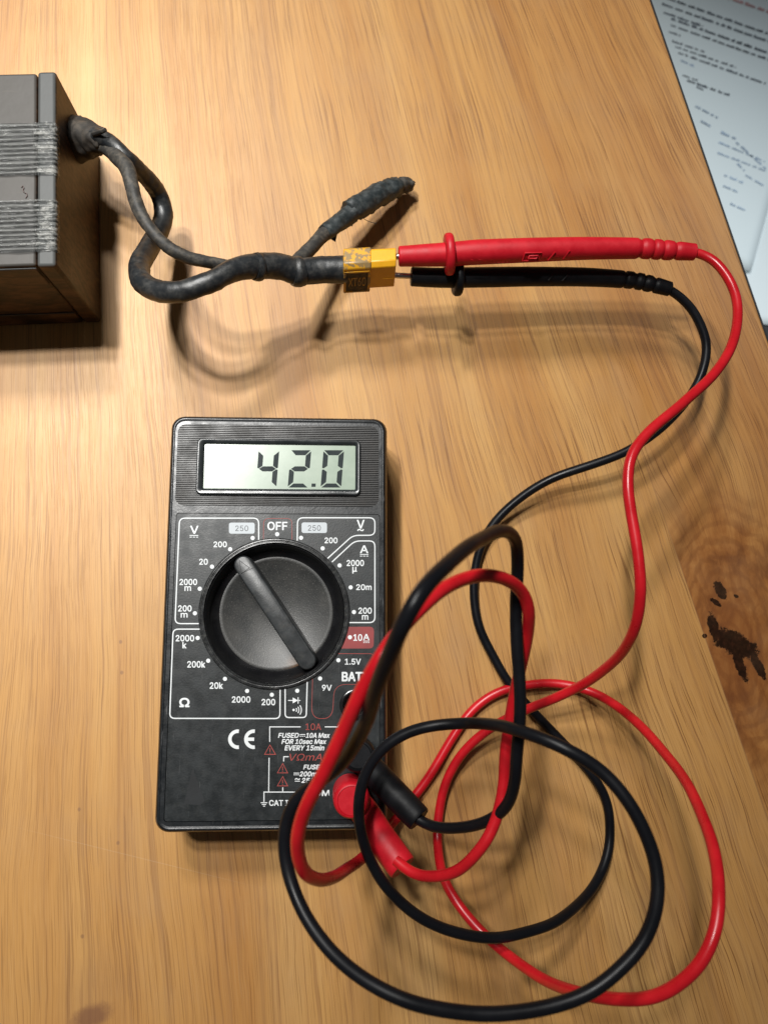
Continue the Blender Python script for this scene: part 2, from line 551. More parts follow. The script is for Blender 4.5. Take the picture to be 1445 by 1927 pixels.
def tape_mat():
    # clear strapping tape: lengthwise filaments, milky worn film with white glints painted in, creases
    n = N('clear_filament_tape')
    tx_, ty_, tz_ = n.xyz()
    wv = n.noise(n.scale((35, 160, 160)), 1.0, 3, 0.6)
    br_ = n.noise(n.scale((90, 900, 900)), 1.0, 3, 0.6)
    f = n.math('MULTIPLY_ADD', n.math('SINE', n.math('MULTIPLY_ADD', ty_, 2 * math.pi / 0.00155, n.math('MULTIPLY', wv, 5.0))), 0.5, 0.5)
    f = n.math('ADD', f, n.math('MULTIPLY', n.math('SUBTRACT', br_, 0.42), 1.5))
    g = n.noise(n.scale((240, 420, 420)), 1.0, 5, 0.7)
    s = n.step(f, 0.30, 0.62)
    worn_glint = n.step(n.math('MULTIPLY_ADD', n.step(tx_, 0.066, 0.073), 0.11, g), 0.56, 0.74)  # painted sparkle, stronger towards the right end
    al = n.math('ADD', n.math('MULTIPLY', s, 0.06), n.math('MULTIPLY', worn_glint, 0.16), clamp=True)
    al = n.math('ADD', al, 0.52, clamp=True)
    c = n.mix(worn_glint, n.mix(s, (0.012, 0.015, 0.016), (0.15, 0.155, 0.15)), (0.34, 0.34, 0.32))
    n.bump(n.math('ADD', n.math('MULTIPLY', f, 1.0), n.math('MULTIPLY', g, 1.2)), 0.8, 0.0005)
    m = n.out(col=c, rough=0.22, alpha=al)
    return m


M['dial'] = dial_mat()
M['lcd'] = lcd_mat()
M['shrink'] = shrink_mat('black_heat_shrink', (0.013, 0.015, 0.017), (0.075, 0.072, 0.066), 0.45, 0.36, 380)
M['dusty_cable'] = shrink_mat('dusty_black_cable', (0.025, 0.024, 0.022), (0.095, 0.082, 0.064), 0.8, 0.6, 420)
M['boot'] = shrink_mat('dusty_cable_boot', (0.020, 0.017, 0.014), (0.075, 0.06, 0.045), 0.7, 0.7)
M['wire_tape'] = shrink_mat('dusty_insulating_tape', (0.014, 0.020, 0.022), (0.075, 0.085, 0.085), 0.6, 0.5, 400)
M['yellow'] = yellow_mat(False)
M['yellow_grimy'] = yellow_mat(True)
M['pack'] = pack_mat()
M['tape'] = tape_mat()


def paper_mat(name, col):
    n = N(name)
    a = n.noise(n.tc, 12, 4, 0.6)
    c = n.mix(a, tuple(q * 0.94 for q in col), col)
    n.bump(a, 0.2, 0.002)
    return n.out(col=c, rough=0.7)


M['paper'] = paper_mat('cool_tinted_paper', (0.74, 0.84, 0.86))  # tint of the cool light put into the white paper's colour
M['paper2'] = paper_mat('white_paper', (0.78, 0.87, 0.89))
M['ink'] = plastic('grey_ink', (0.07, 0.085, 0.11), 0.7, 0.5, bump=0, scale=200)
M['ink_blue'] = plastic('pale_blue_ink', (0.33, 0.43, 0.55), 0.7, 0.3, bump=0, scale=200)
M['ink_red'] = plastic('red_ink', (0.55, 0.30, 0.30), 0.7, 0.3, bump=0, scale=200)

# ------------------------------------------------------------ setting: the table top and what lies under its edge
ea, eb = P(1226, -10), P(1447, 630)
ed = (eb - ea).normalized()
en = V((-ed.y, ed.x, 0))
if en.x < 0: en = -en
e0, e1 = ea - ed * 120, ea + ed * 620
TH = 26
c4_ = [e0, e1, V((-420, e1.y, 0)), V((-420, e0.y, 0))]


def inset(k, z):
    # move the right-hand edge by k along its normal
    return [V((p.x + en.x * k, p.y + en.y * k, z)) if i < 2 else V((p.x, p.y, z)) for i, p in enumerate(c4_)]


t = MB()
t.loft([inset(-1.2, -TH), inset(-1.0, -0.9), inset(-1.15, -0.45), inset(-1.5, -0.12), inset(-2.0, 0)], True, True)
top = t.build('table_top', M['wood'], smooth=30)
tag(top, kind='structure')
t = MB()
t.loft([[p + en * 0.9 + V((0, 0, dz)) if s else p - en * 0.95 + V((0, 0, dz)) for p in (e0, e1) for s in (0, 1)][0:1] for dz in (0,)] * 2)
eb_ = MB()
q = [e0, e1]
lo = []
for p in q:
    lo.append([p - en * 0.97 + V((0, 0, -0.95)), p + en * 0.15 + V((0, 0, -1.25)), p + en * 0.5 + V((0, 0, -2.0)), p + en * 0.5 + V((0, 0, -TH)), p - en * 0.97 + V((0, 0, -TH))])
eb_.loft(lo, True, True)
edge = eb_.build('edge_band', M['table_edge'], top, label='black band along the edge of the oak table top')
fl = MB()
ZF = -205.0
fl.add([V((-900, -900, ZF)), V((1100, -900, ZF)), V((1100, 1300, ZF)), V((-900, 1300, ZF))], [[0, 1, 2, 3]])
tag(fl.build('floor', M['floor'], smooth=0), kind='structure')


def sheet(name, label, pts, z, mat, cat='paper', amp=0.5):
    """thin sheet of paper with a slight waviness"""
    a, b, c, d = [P(px, py, z) for px, py in pts]
    root = thing(name, label, cat, (a.x, a.y, z))
    m = MB()
    K = 24
    for j in range(K + 1):
        for i in range(K + 1):
            p = a.lerp(b, i / K).lerp(d.lerp(c, i / K), j / K)
            p.z = z + amp * (0.9 + noise.noise(p * 0.02))
            m.v.append(p)
    for j in range(K):
        for i in range(K):
            k = j * (K + 1) + i
            m.f.append([k, k + 1, k + K + 2, k + K + 1])
    m.build('page', mat, root, smooth=60, thick=0.12)
    return root


# blank sheet under the printed one, then the printed one
s2 = sheet('paper_sheet', 'blank white sheet of paper lying beside the table edge, below the printed page', [(1378, 190), (1900, 300), (1830, 640), (1290, 600)], ZF + 0.6, M['paper2'])
s1 = sheet('printed_page', 'bluish white printed page with blurred lines of text beyond the table edge', [(1130, -170), (1560, -30), (1412, 512), (1010, 380)], ZF + 2.4, M['paper'])


def textrow(mb, x0, y0, x1, y1, h, seed, z, gap=0.12):
    h *= 1.0
    """a printed line of small words between two pixels"""
    rnd = random.Random(seed)
    a, b = P(x0, y0, z), P(x1, y1, z)
    d = (b - a).normalized()
    nn = V((-d.y, d.x, 0))
    L = (b - a).length
    s = 0.0
    while s < L:
        wl = rnd.uniform(2.0, 9.0)
        e = min(L, s + wl)
        k = s
        while k < e - 0.3:
            lw = min(rnd.uniform(0.5, 1.3), e - k)
            hh = h * rnd.choice((0.55, 0.6, 0.65, 0.85))
            p = [a + d * k, a + d * (k + lw), a + d * (k + lw) + nn * hh, a + d * k + nn * hh]
            mb.add(p, [[0, 1, 2, 3]])
            k += lw + 0.14
        s = e + rnd.uniform(1.0, 1.8)


zt = ZF + 3.3
rows = [((1245, 8), (1560, 118), 2.3), ((1240, -8), (1560, 104), 2.2), ((1248, 24), (1322, 50), 2.2), ((1262, 36), (1560, 140), 2.4), ((1262, 48), (1560, 152), 2.0),
        ((1258, 60), (1280, 68), 1.8), ((1264, 78), (1325, 98), 2.0), ((1270, 88), (1384, 127), 1.9), ((1276, 100), (1440, 158), 2.1), ((1284, 142), (1312, 152), 1.8), ((1292, 152), (1372, 180), 2.3), ((1310, 164), (1326, 171), 1.8)]
ink = MB()
for k, (a_, b_, h_) in enumerate(rows): textrow(ink, *a_, *b_, h_, k, zt)
ink.build('dark_print', M['ink'], s1, smooth=0)
ink = MB()
for k, (a_, b_, h_) in enumerate([((1280, 114), (1308, 127), 2.2), ((1308, 200), (1350, 222), 2.0), ((1318, 228), (1336, 238), 2.0), ((1356, 250), (1384, 262), 2.5), ((1352, 268), (1440, 305), 1.6), ((1384, 268), (1440, 318), 2.0),
                                    ((1350, 288), (1440, 322), 1.7), ((1362, 330), (1398, 345), 2.0), ((1360, 350), (1388, 362), 1.6), ((1374, 384), (1402, 396), 1.8), ((1386, 308), (1400, 322), 2.2), ((1402, 330), (1440, 352), 1.8)]):
    if k == 4:
        ink.build('faded_print', M['ink_blue'], s1, smooth=0)
        ink = MB()
    textrow(ink, *a_, *b_, h_, 50 + k, zt)
ink.build('show_through_print', M['ink_blue'], s1, smooth=0)
ink = MB()
textrow(ink, 1368, -4, 1520, 50, 3.0, 91, zt)
ink.build('red_heading', M['ink_red'], s1, smooth=0)

# ------------------------------------------------------------ the multimeter
ZP = 25.0                 # face height
xl, xr, yt, yb = -55.4, 12.9, 66.1, -59.6
mcx, mcy, mw, mh = (xl + xr) / 2, (yt + yb) / 2, xr - xl, yt - yb
meter = thing('multimeter', 'black digital multimeter with a round dial, its display reading 42.0', 'multimeter', (mcx, mcy, 0))

pr = [(-1.4, 0.0, 3.4), (-0.5, 0.6, 4.0), (-0.3, 2.0, 4.2), (-0.3, 11.6, 4.2), (-0.7, 11.9, 4.0), (-0.7, 12.5, 4.0), (-0.3, 12.8, 4.2), (-0.1, 22.6, 4.2),
      (-0.35, 23.8, 4.1), (-0.8, 24.8, 3.8), (-1.2, 25.25, 3.5), (-1.6, 25.35, 3.2), (-1.75, 25.25, 3.1)]
body = MB()
loops = [rrect(mcx, mcy, mw + 2 * k, mh + 2 * k, r, z) for k, z, r in pr]
body.loft(loops, True, False)
FZ = 25.15


def r_from_px(x0, y0, x1, y1, z):
    a, b = P(x0, y0, z), P(x1, y1, z)
    return (a.x + b.x) / 2, (a.y + b.y) / 2, abs(b.x - a.x), abs(a.y - b.y)


def c4(x, y): return 290 + x / 3.0745, 770 + y / 3.0745
def c5(x, y): return 290 + x / 3.0745, 950 + y / 3.0745
def c6(x, y): return 280 + x / 2.4914, 1280 + y / 2.4914


ribR = r_from_px(335.5, 797.5, 712.5, 954, FZ)
labA, labB = P(331, 965, FZ), P(716, 1543, FZ)
labR = (-20.9, (labA.y + labB.y) / 2, 62.8, abs(labA.y - labB.y))
inner = rrect(mcx, mcy, mw - 3.8, mh - 4.4, 3.0, FZ)
ribL = rrect(*ribR, 2.6, FZ)
labL = rrect(*labR, 0.9, FZ)
b2 = holed([inner, ribL, labL])
body.loft([loops[-1], inner])
body.add(b2.v, b2.f)
body.loft([ribL, rrect(*ribR, 2.6, FZ - 1.0)])
body.loft([labL, rrect(*labR, 0.9, FZ - 0.9)])
case = body.build('case', M['case'], meter, smooth=50)

# ribbed window surround
rb = MB()
x0, x1 = ribR[0] - ribR[2] / 2 + 0.02, ribR[0] + ribR[2] / 2 - 0.02
y0, y1 = ribR[1] - ribR[3] / 2 + 0.02, ribR[1] + ribR[3] / 2 - 0.02
nr = 44
pit = (y1 - y0) / nr
prof = []
for k in range(nr):
    yy = y0 + k * pit
    prof += [(yy, -0.5), (yy + pit * 0.22, -0.5), (yy + pit * 0.38, 0), (yy + pit * 0.84, 0)]
prof.append((y1, -0.5))
lz = []
for xx in (x0, x1): lz.append([V((xx, a, FZ - 0.05 + b)) for a, b in prof])
n_ = len(prof)
rb.v += lz[0] + lz[1]
rb.f += [[i, i + 1, n_ + i + 1, n_ + i] for i in range(n_ - 1)]
ribs = rb.build('ribbed_surround', M['rib'], meter, smooth=0)

# display bezel and display
bzO = r_from_px(*c4(250, 166), *c4(1193, 500), 26.0)
bzI = r_from_px(*c4(293, 200), *c4(1163, 465), 25.4)
bz = MB()
bz.loft([rrect(*bzO, 1.6, 24.5), rrect(*bzO, 1.6, 25.7), rrect(bzO[0], bzO[1], bzO[2] - 0.8, bzO[3] - 0.8, 1.3, 26.15),
         rrect(bzI[0], bzI[1], bzI[2] + 1.8, bzI[3] + 1.8, 0.9, 26.15), rrect(bzI[0], bzI[1], bzI[2] + 0.5, bzI[3] + 0.5, 0.5, 25.75),
         rrect(*bzI, 0.35, 25.3), rrect(*bzI, 0.35, 25.12)])
bezel = bz.build('display_bezel', M['bezel'], meter, smooth=35)
ld = MB()
ld.add(rrect(bzI[0], bzI[1], bzI[2] + 0.1, bzI[3] + 0.1, 0.3, 25.2), [list(range(28))])
disp = ld.build('display', M['lcd'], meter, smooth=0)
ZD = 25.24


def pxpoly(mb, pts, conv, z):
    mb.add([P(*conv(*p), z) for p in pts], [list(range(len(pts)))])


def segs(mb, on, x, y, w_, h_, sh, th=29):
    """seven slanted segments in crop coordinates; (x,y) lower left, y down"""
    def Q(a, b): return (x + a + sh * b / h_, y - b)
    g = 2.6
    t_ = th
    hm = h_ / 2
    shp = {
        'a': [(g + 2, h_), (w_ - g - 2, h_), (w_ - t_ - g, h_ - t_), (t_ + g, h_ - t_)],
        'd': [(g + 2, 0), (w_ - g - 2, 0), (w_ - t_ - g, t_ * .8), (t_ + g, t_ * .8)],
        'g': [(g + 8, hm), (t_ + g, hm + t_ * .5), (w_ - t_ - g, hm + t_ * .5), (w_ - g - 8, hm), (w_ - t_ - g, hm - t_ * .5), (t_ + g, hm - t_ * .5)],
        'f': [(0, h_ - g - 4), (0, hm + g + 4), (8, hm + g), (t_, hm + t_ * .5 + g), (t_, h_ - t_ - g)],
        'b': [(w_, h_ - g - 4), (w_, hm + g + 4), (w_ - 8, hm + g), (w_ - t_, hm + t_ * .5 + g), (w_ - t_, h_ - t_ - g)],
        'e': [(0, g + 4), (0, hm - g - 4), (8, hm - g), (t_, hm - t_ * .5 - g), (t_, t_ + g)],
        'c': [(w_, g + 4), (w_, hm - g - 4), (w_ - 8, hm - g), (w_ - t_, hm - t_ * .5 - g), (w_ - t_, t_ + g)]}
    for s in on: pxpoly(mb, [Q(*p) for p in shp[s]], c4, ZD)


for ch, on, x_ in (('4', 'fgbc', 588), ('2', 'abged', 773), ('0', 'abcdef', 963)):
    dg = MB()
    segs(dg, on, x_, 453, 119, 216, 17)
    if ch == '2': pxpoly(dg, [(911, 430), (935, 430), (934, 449), (910, 449)], c4, ZD)
    dg.build('digit', M['digit'], disp, smooth=0)

# label plate with holes for dial and sockets
LZ = 24.95
dc = P(*c5(697, 625), LZ)
RO, RI = 22.8, 21.2
jacks = [P(667, 1327, LZ), P(672, 1413, LZ), P(658, 1487, LZ)]
lp = holed([rrect(labR[0], labR[1], labR[2] - 0.3, labR[3] - 0.3, 0.8, LZ), circ(dc.x, dc.y, RO - 0.6, LZ, 96)] + [circ(j.x, j.y, 3.5, LZ, 32) for j in jacks])
lp.loft([rrect(labR[0], labR[1], labR[2] - 0.3, labR[3] - 0.3, 0.8, LZ), rrect(labR[0], labR[1], labR[2] - 0.3, labR[3] - 0.3, 0.8, LZ - 0.8)])
panel = lp.build('label_plate', M['panel'], meter, smooth=0)

# printing
PZ = LZ + 0.05


def ribbon(mb, pts, wpx, conv, z=PZ, closed=False):
    W_ = [P(*conv(*p), z) for p in pts]
    h_ = wpx / 2 / 6.1
    n = len(W_)
    L, R = [], []
    for i in range(n):
        a = W_[i - 1] if (i or closed) else None
        b = W_[(i + 1) % n] if (i < n - 1 or closed) else None
        d1 = (W_[i] - a).normalized() if a is not None else None
        d2 = (b - W_[i]).normalized() if b is not None else None
        if d1 is None: d1 = d2
        if d2 is None: d2 = d1
        tt = (d1 + d2).normalized()
        nn = V((-tt.y, tt.x, 0))
        k = h_ / max(0.45, nn.dot(V((-d1.y, d1.x, 0))))
        L.append(W_[i] + nn * k)
        R.append(W_[i] - nn * k)
    b = len(mb.v)
    mb.v += L + R
    for i in range(n if closed else n - 1):
        j = (i + 1) % n
        mb.f.append([b + i, b + j, b + n + j, b + n + i])


def rounded(pts, r, k=5, closed=False):
    out = []
    n = len(pts)
    for i, p in enumerate(pts):
        if not closed and i in (0, n - 1):
            out.append(p)
            continue
        a, c = V(pts[i - 1]), V(pts[(i + 1) % n])
        b = V(p)
        ra = min(r, (a - b).length * 0.45)
        rc = min(r, (c - b).length * 0.45)
        s, e = b + (a - b).normalized() * ra, b + (c - b).normalized() * rc
        for q in range(k + 1):
            t_ = q / k
            m = s * (1 - t_) ** 2 + b * 2 * t_ * (1 - t_) + e * t_ ** 2
            out.append((m.x, m.y))
    return out


_txt = {}
try:
    import os
    FONT = bpy.data.fonts.load(os.path.join(bpy.utils.system_resource('DATAFILES', path='fonts'), 'Inter.woff2'))
except Exception:
    FONT = None


def text(mb, s, x0, y0, x1, y1, conv=c5, bold=0.02, italic=0.0, z=PZ):
    key = (s, bold, italic)
    if key not in _txt:
        cu = bpy.data.curves.new('t', 'FONT')
        cu.body = s
        if FONT: cu.font = FONT
        cu.shear = italic
        cu.resolution_u = 4
        cu.fill_mode = 'FRONT'
        ob = bpy.data.objects.new('t', cu)
        COL.objects.link(ob)
        dg = bpy.context.evaluated_depsgraph_get()
        me = bpy.data.meshes.new_from_object(ob.evaluated_get(dg))
        _txt[key] = ([tuple(v.co) for v in me.vertices], [list(p.vertices) for p in me.polygons])
        bpy.data.objects.remove(ob)
        bpy.data.curves.remove(cu)
        bpy.data.meshes.remove(me)
    vs, fs = _txt[key]
    ax, bx = min(v[0] for v in vs), max(v[0] for v in vs)
    ay, by = min(v[1] for v in vs), max(v[1] for v in vs)
    out = []
    for v in vs:
        X_ = x0 + (v[0] - ax) / (bx - ax) * (x1 - x0)
        Y_ = y1 - (v[1] - ay) / (by - ay) * (y1 - y0)
        out.append(P(*conv(X_, Y_), z))
    # heavier strokes: copies shifted by a hair, each a hair higher
    rb_ = bold * 1.6 * (y1 - y0) / (2.49 if conv is c6 else 3.07) / 6.1 if bold > 0.006 else 0
    if rb_ == 0:
        mb.add(out, fs)
    else:
        for k in range(6):
            a = k * math.pi / 3
            mb.add([p + V((rb_ * math.cos(a), rb_ * math.sin(a), 0.003 * k)) for p in out], fs)


def dot(mb, x, y, r, conv=c5, z=PZ):
    mb.add([P(*conv(x + r * math.cos(k * math.pi / 10), y + r * math.sin(k * math.pi / 10)), z) for k in range(20)], [list(range(20))])


def dcsym(mb, x0, x1, y, wd=4, conv=c5, gap=10):
    ribbon(mb, [(x0, y), (x1, y)], wd / 3.07 * 1.0, conv)
    L = (x1 - x0)
    for k in range(3):
        ribbon(mb, [(x0 + L * (k * 0.37), y + gap), (x0 + L * (k * 0.37 + 0.25), y + gap)], wd / 3.07, conv)


fr = MB()
WL = 2.1
ribbon(fr, rounded([(605, 207), (605, 77), (147, 77), (121, 688), (270, 688)], 32), WL, c5)
ribbon(fr, rounded([(828, 207), (830, 75), (1277, 75), (1277, 176), (1150, 177), (1004, 310)], 32), WL, c5)
ribbon(fr, rounded([(1029, 331), (1160, 209), (1277, 209), (1277, 682), (1121, 682)], 32), WL, c5)
q0 = [(270, 720), (110, 720)]
lft = [((c6(98, 180)[0] - 290) * 3.0745, (c6(98, 180)[1] - 950) * 3.0745), ((c6(615, 181)[0] - 290) * 3.0745, (c6(615, 181)[1] - 950) * 3.0745), (729, 1065)]
ribbon(fr, rounded(q0 + lft, 30), WL, c5)
ribbon(fr, rounded([(758, 1063), (758, 1232), (880, 1232), (886, 1017)], 22), WL, c5)
ribbon(fr, [(567, 290), (567, 220), (712, 220)], 1.7, c6)
ribbon(fr, [(825, 220), (885, 220), (925, 178)], 1.7, c6)
ribbon(fr, [(564, 365), (562, 524)], 1.7, c6)
ribbon(fr, [(632, 382), (633, 360), (656, 360)], 1.7, c6)
ribbon(fr, [(628, 504), (628, 524)], 1.7, c6)
ribbon(fr, [(540, 572), (540, 526), (722, 526)], 1.7, c6)
ribbon(fr, [(866, 526), (905, 526)], 1.7, c6)
ribbon(fr, [(525, 576), (556, 576)], 1.4, c6)
ribbon(fr, [(530, 584), (550, 584)], 1.4, c6)
ribbon(fr, [(536, 592), (545, 592)], 1.4, c6)
fr.build('range_frames', M['white_print'], panel, smooth=0)

wt = MB()
for s, bb in (('V', (210, 122, 256, 166)), ('OFF', (657, 99, 770, 146)), ('200', (345, 213, 420, 245)), ('20', (262, 313, 310, 346)), ('2000', (148, 430, 248, 464)), ('m', (177, 472, 213, 498)),
              ('200', (140, 583, 216, 617)), ('m', (155, 627, 193, 652)), ('2000', (126, 755, 231, 790)), ('k', (165, 796, 187, 830)), ('200k', (193, 906, 295, 942)), ('20k', (323, 1029, 397, 1065)),
              ('2000', (451, 1110, 556, 1145)), ('200', (623, 1125, 700, 1160)), ('200', (987, 190, 1060, 222)), ('V', (1174, 88, 1216, 136)), ('A', (1192, 236, 1238, 279)),
              ('2000', (1115, 320, 1213, 354)), ('µ', (1148, 360, 1172, 397)), ('20m', (1170, 461, 1257, 493)), ('200', (1183, 596, 1258, 630)), ('m', (1203, 639, 1238, 665)),
              ('10', (1154, 750, 1203, 787)), ('A', (1210, 749, 1245, 783)), ('1.5V', (1105, 892, 1195, 925)), ('9V', (972, 1043, 1027, 1076))):
    text(wt, s, *bb, bold=0.022)
text(wt, 'BATT', 1088, 970, 1240, 1020, bold=0.035)
text(wt, '~', 1176, 140, 1213, 152, bold=0.03)
text(wt, 'Ω', 148, 1120, 203, 1170, bold=0.03)
dcsym(wt, 206, 256, 177)
dcsym(wt, 1191, 1240, 287)
dcsym(wt, 1210, 1246, 789, 3.5, gap=9)
for x_, y_ in ((712, 170), (570, 192), (440, 257), (335, 358), (264, 486), (236, 628), (252, 771), (313, 903), (410, 1008), (538, 1078), (681, 1100), (828, 1077), (850, 191), (975, 252), (1073, 351),
               (1137, 478), (1156, 621), (1133, 767), (1066, 900), (960, 1006)):
    dot(wt, x_, y_, 12)
wt.build('range_lettering', M['white_print'], panel, smooth=0)

wi = MB()
text(wi, 'FUSED', 607, 249, 703, 271, c6, 0.03, 0.22)
text(wi, '10A Max', 737, 249, 848, 271, c6, 0.03, 0.22)
text(wi, 'FOR 10sec Max', 623, 278, 832, 300, c6, 0.03, 0.22)
text(wi, 'EVERY 15min', 637, 307, 822, 330, c6, 0.03, 0.22)
text(wi, 'FUSED', 725, 398, 822, 419, c6, 0.03, 0.22)
text(wi, '200mA', 707, 430, 805, 452, c6, 0.03, 0.22)
text(wi, '250V', 716, 460, 800, 482, c6, 0.03, 0.22)
text(wi, '~', 685, 461, 709, 469, c6, 0.03)
ribbon(wi, [(685, 475), (709, 475)], 1.3, c6)
dcsym(wi, 708, 734, 256, 4, c6, 8)
dcsym(wi, 679, 705, 437, 4, c6, 8)
text(wi, 'CAT II 250V', 565, 564, 762, 590, c6, 0.022)
text(wi, 'COM', 745, 517, 845, 544, c6, 0.03)
# diode and buzzer symbols
ribbon(wi, [(775, 1133), (846, 1133)], 1.5, c5)
pxpoly(wi, [(802, 1116), (832, 1133), (802, 1150)], c5, PZ + 0.003)
ribbon(wi, [(833, 1115), (833, 1151)], 1.6, c5)
dot(wi, 807, 1188, 7)
for r_ in (18, 31, 45):
    ribbon(wi, [(807 + r_ * math.cos(math.radians(a)), 1188 + r_ * math.sin(math.radians(a))) for a in range(-36, 37, 9)], 1.6, c5)
wi.build('fuse_lettering', M['white_print'], panel, smooth=0)

ce = MB()
for cx_ in (424, 499):
    ribbon(ce, [(cx_ - 2, 241)] + [(cx_ - 5 + 39 * math.cos(math.radians(a)), 278 + 38 * math.sin(math.radians(a))) for a in range(-96, -265, -12)] + [(cx_ - 2, 315)], 6.2, c6)
ribbon(ce, [(457, 278), (494, 278)], 6.0, c6, PZ + 0.004)
ce.build('conformity_mark', M['white_print'], panel, smooth=0)

rd = MB()
ribbon(rd, rounded([(632, 200), (634, 79), (797, 79), (798, 201)], 30), 0.9, c5)
rd.build('off_frame', M['red_print'], panel, smooth=0)
rd = MB()
ribbon(rd, rounded([(1062, 862), (1272, 862), (1278, 1004)], 26), 0.9, c5)
rd.build('battery_test_frame', M['red_print'], panel, smooth=0)
rd = MB()
ribbon(rd, rounded([(917, 1000), (910, 1238), (1032, 1238), (1042, 1040), (1215, 1040)], 70, 8), 0.9, c5)
rd.build('battery_test_frame', M['red_print'], panel, smooth=0)
rd = MB()
text(rd, '10A', 735, 204, 808, 235, c6, 0)
rd.build('red_lettering', M['red_print'], panel, smooth=0)
rd = MB()
text(rd, 'VΩmA', 660, 346, 812, 378, c6, -0.004, 0.22)
for a_, b_, c_ in (((568, 305), (594, 349), (543, 349)), ((628, 392), (651, 436), (603, 436)), ((628, 453), (651, 497), (603, 497))):
    tr_ = MB()
    ribbon(tr_, [a_, b_, c_], 1.2, c6, closed=True)
    cx_ = (a_[0] + b_[0] + c_[0]) / 3
    ribbon(tr_, [(cx_, a_[1] + 15), (cx_, a_[1] + 32)], 1.3, c6)
    dot(tr_, cx_, a_[1] + 38, 2, c6)
    tr_.build('warning_triangle', M['red_print'], panel, smooth=0)
rd.build('red_lettering', M['red_print'], panel, smooth=0)

rbk = MB()
cc = (697, 625)
arc = [(cc[0] + 428 * math.cos(math.radians(a)), cc[1] + 428 * math.sin(math.radians(a))) for a in range(29, 10, -2)]
pts = rounded([(1060, 832), (1270, 832), (1272, 706), (1116, 706)], 26)
pts[0] = arc[0]
pts[-1] = arc[-1]
rbk.add([P(*c5(*p), LZ + 0.025) for p in pts + arc[1:-1][::-1]], [list(range(len(pts) + len(arc) - 2))])
rbk.build('current_range_block', M['red_block'], panel, smooth=0)

for a_, b_ in (((433, 103, 582, 167), (470, 120, 545, 152)), ((853, 102, 1000, 163), (890, 118, 964, 150))):
    pd = MB()
    x0_, y0_, x1_, y1_ = a_
    pts = rounded([(x0_, y0_), (x1_, y0_), (x1_, y1_), (x0_, y1_)], 14, 5, True)
    pd.add([P(*c5(*p), LZ + 0.03) for p in pts], [list(range(len(pts)))])
    pad = pd.build('voltage_pad', M['pad_print'], panel, smooth=0)
    tx = MB()
    text(tx, '250', *b_, bold=0.005)
    tx.build('pad_lettering', M['grey_print'], pad, smooth=0)

sm = MB()
pxpoly(sm, [(362, 1447), (368, 1462), (374, 1478), (385, 1508), (377, 1516), (352, 1514), (345, 1517), (352, 1490)], lambda a, b: (a, b), LZ + 0.02)
sm.build('glue_smudge', plastic('dark_smudge', (0.009, 0.011, 0.013), 0.55, 0.3), panel, smooth=0)
# dial ring, dial, pointer bar
rg = MB()
rg.loft([circ(dc.x, dc.y, r, z, 128) for r, z in ((RO + 0.1, LZ - 0.5), (RO + 0.1, LZ + 0.35), (RO - 0.15, LZ + 0.62), (RO - 0.55, LZ + 0.66), (RO - 0.75, LZ + 0.45),
                                                   (RO - 0.95, LZ + 0.45), (RO - 1.1, LZ + 0.62), (RI + 0.2, LZ + 0.62), (RI + 0.02, LZ + 0.4), (RI, LZ - 1.5))])
rg.build('dial_ring', M['ring'], meter, smooth=50)
dw = MB()
dw.loft([circ(dc.x, dc.y, r, z, 128) for r, z in ((RI - 0.12, LZ - 0.2), (RI - 0.35, LZ - 0.1), (RI - 0.6, LZ - 0.5), (RI - 1.0, LZ - 3.4), (18.2, LZ - 5.6), (17.6, LZ - 5.9))])
dial = dw.build('dial', M['gloss_black'], meter, smooth=60)
df = MB()
prof = [(17.6, LZ - 5.9)] + [(17.5 * (1 - k / 16), LZ - 5.85 - 2.7 * (1 - (1 - k / 16) ** 2)) for k in range(0, 16)] + [(0.05, LZ - 8.55)]
df.loft([circ(dc.x, dc.y, r, z, 96) for r, z in prof], False, True)
df.build('dial_dish', M['dial'], dial, smooth=60)
pa, pb = P(457.5, 1063, 25.9), P(577, 1243, 25.9)
ax_ = (pb - pa).normalized()
an = math.atan2(ax_.y, ax_.x)
hl = (pb - pa).length / 2
mid = (pa + pb) / 2


def stadium(r, ext, z, n=14):
    out = []
    for s_, a0 in ((1, -90), (-1, 90)):
        for k in range(n + 1):
            a = math.radians(a0 + 180 * k / n)
            p = V((s_ * (hl + ext) + r * math.cos(a), r * math.sin(a), 0))
            out.append(V((mid.x + p.x * math.cos(an) - p.y * math.sin(an), mid.y + p.x * math.sin(an) + p.y * math.cos(an), z)))
    return out


br = MB()
br.loft([stadium(3.1, 0.2, 15.5), stadium(2.85, 0.05, 24.9), stadium(2.72, 0, 25.5), stadium(2.55, 0, 25.8), stadium(2.3, 0, 25.9)], False, True)
bar = br.build('pointer_bar', M['bar'], dial, smooth=40)
tm = MB()
ribbon(tm, [(493, 322), (552, 365), (505, 398)], 1.1, c5, 25.94, True)
ribbon(tm, [(482, 408), (580, 362)], 0.9, c5, 25.94)
tm.build('pointer_mark', M['groove'], bar, smooth=0)

# sockets
for k, j in enumerate(jacks):
    jm = MB()
    jm.loft([circ(j.x, j.y, r, z, 40) for r, z in ((4.5, LZ - 0.1), (4.5, LZ + 0.25), (4.2, LZ + 0.4), (3.6, LZ + 0.4), (3.4, LZ + 0.2), (3.3, LZ - 9))])
    so = jm.build('socket', M['gloss_black'], meter, smooth=40)
    cm = MB()
    cm.loft([circ(j.x, j.y, r, z, 24) for r, z in ((3.29, LZ - 7), (2.4, LZ - 7), (2.4, LZ - 4), (2.0, LZ - 4), (2.0, LZ - 9))], False, False)
    cm.build('contact', M['dark_metal'], so, smooth=40)

# ------------------------------------------------------------ test leads
CR = 1.5


